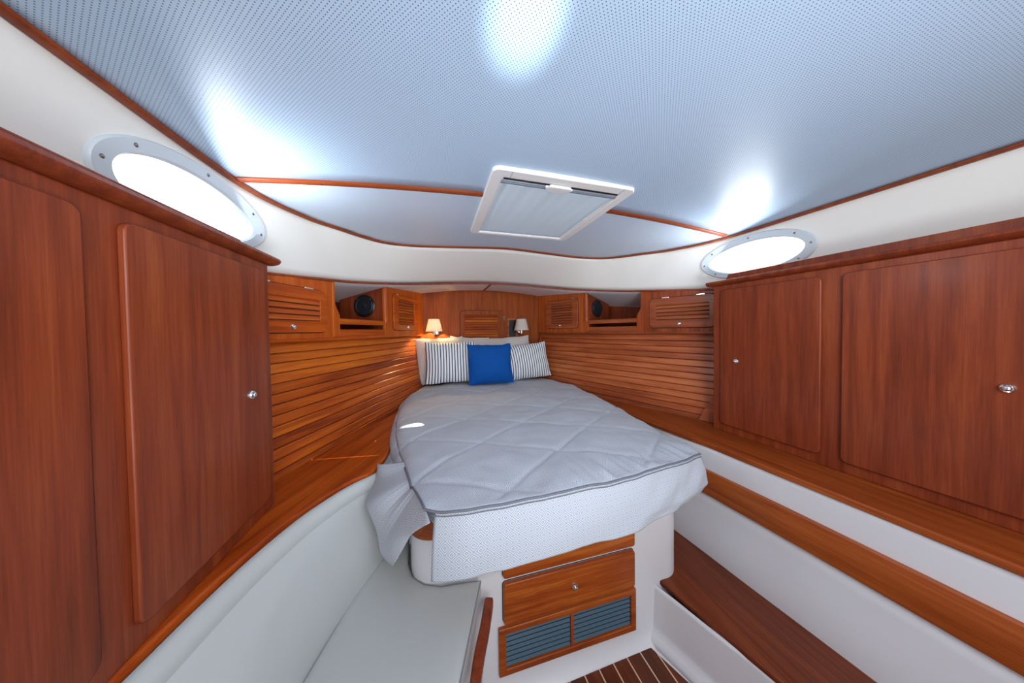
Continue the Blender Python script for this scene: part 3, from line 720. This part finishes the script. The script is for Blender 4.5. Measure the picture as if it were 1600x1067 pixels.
# ------------------------------------------------------------ step on the right
b = bmesh.new()
sp_ = [(.437, .985), (.50, .70), (.585, .35), (.62, -.6), (.86, -.6), (.845, .5), (.80, .885), (.775, 1.15), (.74, 1.5), (.60, 1.5), (.60, 1.08), (.575, 1.02), (.53, .985)]
slab(b, sp_, .235, .258)
tag(obj('step_seat', b, W_STEP, smooth=False, bevel=.007), 'dark teak step beside the berth along the right hull side', 'step')
b = bmesh.new()
rp = [(.378, .99), (.397, .95), (.449, .783), (.54, .4), (.575, -.6)]
rps = spline([(x_, y_, 0) for x_, y_ in rp], 4)
def rf(u, v):
    q = rps[round(u*(len(rps)-1))]; z_ = v*.242; return (q.x+.03*sm((z_-.01)/.05)-.018+.012*v, q.y, z_)
grid(b, rf, len(rps)-1, 14); tag(obj('wall_step_riser', b, M_GEL, solid=.006), 'white moulded riser under the teak step', kind='structure')

# ------------------------------------------------------------ settee on the left
sb = [(-.375, .95), (-.475, .675), (-.56, .3), (-.59, -.6), (-1.05, -.6), (-1.0, .5), (-.80, 1.0), (-.72, 1.2), (-.64, 1.3), (-.60, 1.1), (-.60, .99)]
b = bmesh.new(); slab(b, sb, 0, .425)
se = obj('settee_base', b, M_GEL, smooth=False, bevel=.006); tag(se, 'white moulded settee base under the vinyl seat cushion', 'settee')
b = bmesh.new(); rp = spline([(-.345, .925, .425), (-.375, .845, .425), (-.43, .70, .425), (-.515, .35, .425), (-.55, -.6, .425)], 5)
strip(b, rp, (0, 0, 1), .030, .045); obj('fiddle_rail', b, W_DARK, se, bevel=.006)
b = bmesh.new()
seat = [(-.372, .940), (-.44, .953), (-.51, .960), (-.565, .985), (-.610, 1.03), (-.630, 1.09), (-.645, 1.30), (-.70, 1.30), (-.735, 1.153), (-.800, 1.014), (-.862, .793), (-.94, .4), (-.97, -.6), (-.585, -.6), (-.56, .3), (-.468, .68)]
def inset(pts, d):
    n_ = len(pts); out = []
    for i in range(n_):
        p0, p1, p2 = Vector(pts[i-1]), Vector(pts[i]), Vector(pts[(i+1) % n_])
        a = (p1-p0).normalized(); c = (p2-p1).normalized(); nn = (Vector((-a.y, a.x))+Vector((-c.y, c.x))).normalized()
        out.append(tuple(p1+nn*d))
    return out
sgn = 1 if sum(seat[i-1][0]*seat[i][1]-seat[i][0]*seat[i-1][1] for i in range(len(seat))) > 0 else -1
L_ = []
for z_, dd in ((.425, .010), (.430, .002), (.440, 0), (.490, 0), (.499, .004), (.503, .012), (.506, .03)):
    L_.append([b.verts.new((x_, y_, z_)) for x_, y_ in inset(seat, sgn*dd)])
for a in range(len(L_)-1):
    for i in range(len(seat)): b.faces.new((L_[a][i], L_[a][(i+1) % len(seat)], L_[a+1][(i+1) % len(seat)], L_[a+1][i]))
b.faces.new(L_[0][::-1]); b.faces.new(L_[-1])
sc_ = obj('seat_cushion', b, M_VINYL); tag(sc_, 'flat grey white vinyl seat cushion in front of the berth', 'cushion')
b = bmesh.new(); q = inset(seat, sgn*.002)
tube(b, [(x_, y_, .497) for x_, y_ in (q[13:]+q[:6])], .0028, 6); obj('piping', b, M_SEAM, sc_)
# backrest
bt = spline([(-1.10, -.6, 0), (-1.085, .3, 0), (-1.035, .75, 0), (-.970, .99, 0), (-.900, 1.122, 0), (-.843, 1.196, 0), (-.772, 1.262, 0), (-.71, 1.38, 0)], 6)
bs = spline([(-.955, -.6, 0), (-.94, .3, 0), (-.872, .76, 0), (-.815, .95, 0), (-.765, 1.07, 0), (-.730, 1.15, 0), (-.695, 1.235, 0), (-.66, 1.38, 0)], 6)
b = bmesh.new(); nn_ = len(bt)-1
def bf(u, v):
    i = round(u*nn_); a, c = bs[i], bt[i]
    z_ = lerp(.480, .790, v); q = a.lerp(c, v); bul = .030*math.sin(math.pi*min(1, v/.84)) if v < .84 else .012*math.sin(math.pi*(v-.84)/.16)
    d_ = (bs[min(i+1, nn_)]-bs[max(i-1, 0)]).normalized(); nn = Vector((d_.y, -d_.x, 0))
    return (q.x+nn.x*bul, q.y+nn.y*bul, z_)
grid(b, bf, nn_, 30); bc = obj('back_cushion', b, M_VINYL, solid=.012); tag(bc, 'tall curved grey white vinyl backrest under the left shelf', 'cushion')
b = bmesh.new(); tube(b, [Vector(bf(i/nn_, .84))+Vector((.001, -.001, 0)) for i in range(nn_+1)], .0022, 6); obj('seam', b, M_SEAM, bc)

# ------------------------------------------------------------ mattress and bedspread
WY = [.78, .86, 1.0, 1.15, 1.3, 1.5, 1.75, 2.0, 2.25, 2.45, 2.62, 2.84]
WXR = [.535, .548, .585, .625, .655, .70, .735, .755, .76, .715, .66, .58]
WXL = [.538, .562, .605, .640, .678, .722, .752, .765, .765, .715, .66, .58]
def hw(Y, sx): return interp(Y, WY, WXR if sx > 0 else WXL)
mp_ = [(-.50, .87)]+[(.50, .87)]+[(hw(y, 1)-.045, y) for y in WY[2:]]+[(-hw(y, -1)+.045, y) for y in WY[:1:-1]]
b = bmesh.new(); slab(b, mp_, .727, .835)
mt = obj('mattress', b, M_MATT, bevel=.02, seg=3); tag(mt, 'pale mattress mostly hidden beneath the bedspread on the berth base', 'mattress')

sprd = empty('bedspread', (0, .8, .86), 'quilted grey bedspread with diamond weave hanging over the foot of the berth', 'bedspread')
def foot(X):     # Y of the foot seam
    return .764+.22*max(0, X+.08)**2+.12*max(0, -.12-X)**2+.040*max(0, (-.42-X)/.115)**2
def front_y(u):  # u -1..1
    X = u*.535; r_ = .0
    return foot(X)
YB = 2.64
def ripple(x, seed=0): return noise.noise(Vector((x, seed, .3)))
def topf(u, v):
    U = 2*u-1
    y0 = foot(U*.535)
    # corner rounding at the left foot
    Y = y0+(YB-y0)*(v**1.0)
    h = hw(Y, U); X = U*h
    if U < 0: 
        pass
    e = 1-abs(U)
    z = .874
    z += .014*(1-abs(U)**2.5)
    z -= .030*math.exp(-(e*h/.030))*sm((Y-.85)/.4)
    d = Y-y0; z -= .004*math.exp(-d/.02)
    z += .012*sm((Y-2.0)/.5)
    # quilting stitched in large diamonds
    for a, c, per, ph in ((.55, 1, .36, .05), (-.75, 1, .40, .15)):
        q = (Y+a*X*1.0+ph)/per; q += .05*ripple(X*2, 3)
        dist = abs(q-round(q))*per
        z -= .0065*math.exp(-(dist/.012)**2)*sm(d/.05); z += .0030*sm(d/.06)*math.cos(math.pi*min(1, dist/(per*.5)))*-.8
    # gathers near the foot seam and soft creases
    g = ripple(X*16+Y*2, 1); g2 = ripple(X*34+Y*3, 5)
    z += (.010*g+.013*g2)*math.exp(-((d-.06)/.06)**2)*sm(d/.02)*(.25+.75*sm((X+.2)/.4))
    z += .004*noise.noise(Vector((X*14, Y*14, 5)))
    z += sm(d/.10)*.010*ripple(X*3.1, Y*2.7)+.0045*noise.noise(Vector((X*9, Y*4.5, 2)))
    # flatten where the pillows rest
    return Vector((X, Y, z))
NU, NVV = 150, 210
b = bmesh.new()
V = grid(b, topf, NU, NVV, lambda u, v: ((2*u-1)*.72, v*1.85))
top_edge_l = [V[0][j].co.copy() for j in range(NVV+1)]; top_edge_r = [V[NU][j].co.copy() for j in range(NVV+1)]
foot_edge = [V[i][0].co.copy() for i in range(NU+1)]
obj('top_panel', b, M_QUILT, sprd, solid=.003, angle=80)
# side drops beside the walls (left one only behind the side skirt)
def drop(edge, side, j0, nm, dz0, dz1, j1):
    pts = edge[j0:j1]; b = bmesh.new(); n_ = len(pts)-1
    def f(u, v):
        i = round(u*n_); q = pts[i]; s_ = i/n_; dz = dz0+(dz1-dz0)*sm(s_*3); o_ = .028*math.sin(math.pi*min(1, v)*.6)+.008*ripple(q.y*9, v)
        lim = (wallX(q.y, .84)-.006); X_ = min(abs(q.x)+o_, max(lim, abs(q.x)))
        return Vector((side*X_, q.y, q.z-v*dz))
    grid(b, f, n_, 10, lambda u, v: (v*.15, u*1.4)); return obj(nm, b, M_QUILT, sprd, solid=.003, angle=80)
jl = next(j for j in range(NVV+1) if top_edge_l[j].y > 1.16); drop(top_edge_l, -1, jl, 'side_panel', .05, .055, NVV+1)
# front skirt wraps the right foot corner and runs aft along the right side
path = []
fx = foot_edge[NU].x
jr = next(j for j in range(NVV+1) if top_edge_r[j].y > 1.5)
i0 = next(i for i in range(NU) if foot_edge[i].x > -.528)
full = [q.copy() for q in foot_edge[i0:NU+1]]+[top_edge_r[j].copy() for j in range(2, jr)]
acc = [0]
for i in range(1, len(full)): acc.append(acc[-1]+(full[i]-full[i-1]).length)
NF = NU-i0
def skirt_dir(i):
    a_, c_ = full[max(0, i-5)], full[min(len(full)-1, i+5)]; d_ = (c_-a_); d_.z = 0; d_.normalize(); return Vector((d_.y, -d_.x, 0))
def fs(u, v):
    i = round(u*(len(full)-1)); q = full[i]; nn = skirt_dir(i); s_ = acc[i]
    if i <= NF: dz = interp(q.x, [-.54, -.2, .15, .35, .54], [.178, .168, .172, .166, .150])
    else: dz = interp(q.y, [.86, 1.0, 1.15, 1.5], [.150, .12, .085, .065])
    o_ = .020*math.sin(min(1, v*1.3)*math.pi/2)+.010*v*v
    amp = .35+.65*sm((s_-.35)/.6)
    fold = (.012*ripple(s_*7+v*2.5, 8)+.013*ripple(s_*17+v*2.0, 4)*math.exp(-v*1.5))*amp*v**.6
    if i > NF: o_ += .012*v
    tuck = -.020*sm((v-.75)/.25)*sm((s_-.6)/.4)
    q2 = q+nn*(o_+fold+tuck); q2.z = q.z-.004-dz*v+.002*ripple(s_*5, 9)*v
    if i > NF: q2.x = min(q2.x, .80)
    return q2
b = bmesh.new(); Vs = grid(b, fs, len(full)-1, 34, lambda u, v: (acc[round(u*(len(full)-1))], v*.19))
hem = [x_[-1].co.copy() for x_ in Vs]
obj('front_skirt', b, M_QUILT, sprd, solid=.003, angle=80)
jr2 = jr-4; drop(top_edge_r, 1, jr2, 'side_panel', .055, .06, NVV+1)
# flared skirt at the left foot corner, ending in a hanging point
A_ = [top_edge_l[j].copy() for j in range(jl+3, -1, -1)]
nA = len(A_)-1
Bk = [(-.765, 1.285, .822), (-.778, 1.20, .755), (-.764, 1.085, .748), (-.726, 1.03, .668), (-.690, .985, .625), (-.666, .925, .638)]
Bs = spline(Bk, 12); nB = len(Bs)-1
C_ = [Vector((-.538, .776, .862)), Vector((-.585, .850, .790)), Vector((-.607, .90, .735)), Vector((-.666, .925, .638))]
def ss(u, v):
    a = A_[round(u*nA)]; c = Bs[round(u*nB)]; q = a.lerp(c, v)
    nn = Vector((-.85, -.5, .15)).normalized()
    if u > .8:
        cc = spline(C_, 8); ce = cc[round(v*(len(cc)-1))]; t_ = sm((u-.8)/.2); q = q.lerp(ce, t_)
    q += nn*(.030*math.sin(math.pi*v)*(1-u*.7)+.007*math.sin(u*15+v*3)*v+.004*math.sin(u*33)*v*(1-v))
    return q
b = bmesh.new(); grid(b, ss, 60, 34, lambda u, v: (u*.55, v*.26)); obj('side_skirt', b, M_QUILT, sprd, solid=.003, angle=80)
# piped seams
pip = [q+Vector((-.003, 0, .002)) for q in A_[6:]]+[q+Vector((0, -.004, .000)) for q in foot_edge]
b = bmesh.new(); tube(b, pip, .0036, 6); obj('piping', b, M_PIPE, sprd)
b = bmesh.new(); tube(b, [q+Vector((0, -.008, -.010)) for q in foot_edge[2:]], .0014, 6); obj('piping', b, M_PIPE, sprd)

# ------------------------------------------------------------ pillows
def pillow(name, c, wd, ht, th, yaw, lean, roll, mm, label, group=None, pipe=None, seed=0, nu=44, pinch=.05):
    M = Matrix.Translation(c) @ Matrix.Rotation(math.radians(yaw), 4, 'Z') @ Matrix.Rotation(math.radians(lean), 4, 'X') @ Matrix.Rotation(math.radians(roll), 4, 'Y')
    def edge(U, V_):
        x_ = U*wd/2*(1-pinch*(1-V_*V_)**1.0); z_ = V_*ht/2*(1-pinch*(1-U*U))
        x_ += .006*ripple(V_*3+seed, seed+.5)*abs(U); z_ += .008*ripple(U*4+seed, seed+2.5)*abs(V_)
        return x_, z_
    b = bmesh.new()
    for sgn_ in (-1, 1):
        def f(u, v):
            U, V_ = math.sin((2*u-1)*math.pi/2), math.sin((2*v-1)*math.pi/2); x_, z_ = edge(U, V_)
            t_ = th/2*((1-abs(U)**2.6)*(1-abs(V_)**2.6))**.62
            wr_ = 1-max(abs(U), abs(V_)); t_ += .006*ripple(U*5+seed*3, V_*5)*sm(wr_*4)
            return M @ Vector((x_, sgn_*t_, z_))
        grid(b, f, nu, nu, lambda u, v: (math.sin((2*u-1)*math.pi/2)*wd/2+.5, math.sin((2*v-1)*math.pi/2)*ht/2))
    bmesh.ops.remove_doubles(b, verts=b.verts, dist=.0003)
    o = obj(name, b, mm, angle=70); tag(o, label, 'pillow', group)
    if pipe:
        pts = [(-1, -1+2*i/16) for i in range(16)]+[(-1+2*i/16, 1) for i in range(16)]+[(1, 1-2*i/16) for i in range(16)]+[(1-2*i/16, -1) for i in range(17)]
        b = bmesh.new(); tube(b, [M @ Vector((lambda e_: (e_[0], 0, e_[1]))(edge(*q))) for q in pts], .004, 6); obj('piping', b, pipe, o)
    return o
pillow('pillow', (-.465, 2.70, 1.115), .46, .46, .13, 0, -12, -2, M_GREYSH, 'grey linen pillow at far left leaning on the bulkhead under the lit lamp', 'grey back pillows', seed=1)
pillow('pillow', (-.18, 2.735, 1.115), .40, .46, .10, 0, -9, 4, M_GREYSH, 'grey linen pillow behind the centre of the row, left of the middle peak', 'grey back pillows', seed=4)
pillow('pillow', (.185, 2.70, 1.11), .60, .45, .13, 0, -12, -3, M_GREYSH, 'wide grey linen pillow at right of the back row beneath the unlit lamp', 'grey back pillows', seed=7)
pillow('cushion', (-.375, 2.545, 1.110), .46, .385, .14, 0, -13, 0, M_STRIPE, 'navy and white striped cushion on the left, stripes upright', 'striped cushions', seed=2)
pillow('cushion', (.300, 2.565, 1.078), .655, .362, .15, 0, -14, -4.5, M_STRIPE, 'navy and white striped cushion on the right, leaning and tilted', 'striped cushions', seed=9)
pillow('cushion', (-.022, 2.42, 1.093), .412, .370, .15, 0, -16, 0, M_BLUE, 'plain royal blue square cushion in front of the striped cushions', None, pipe=M_BLUE, seed=5)
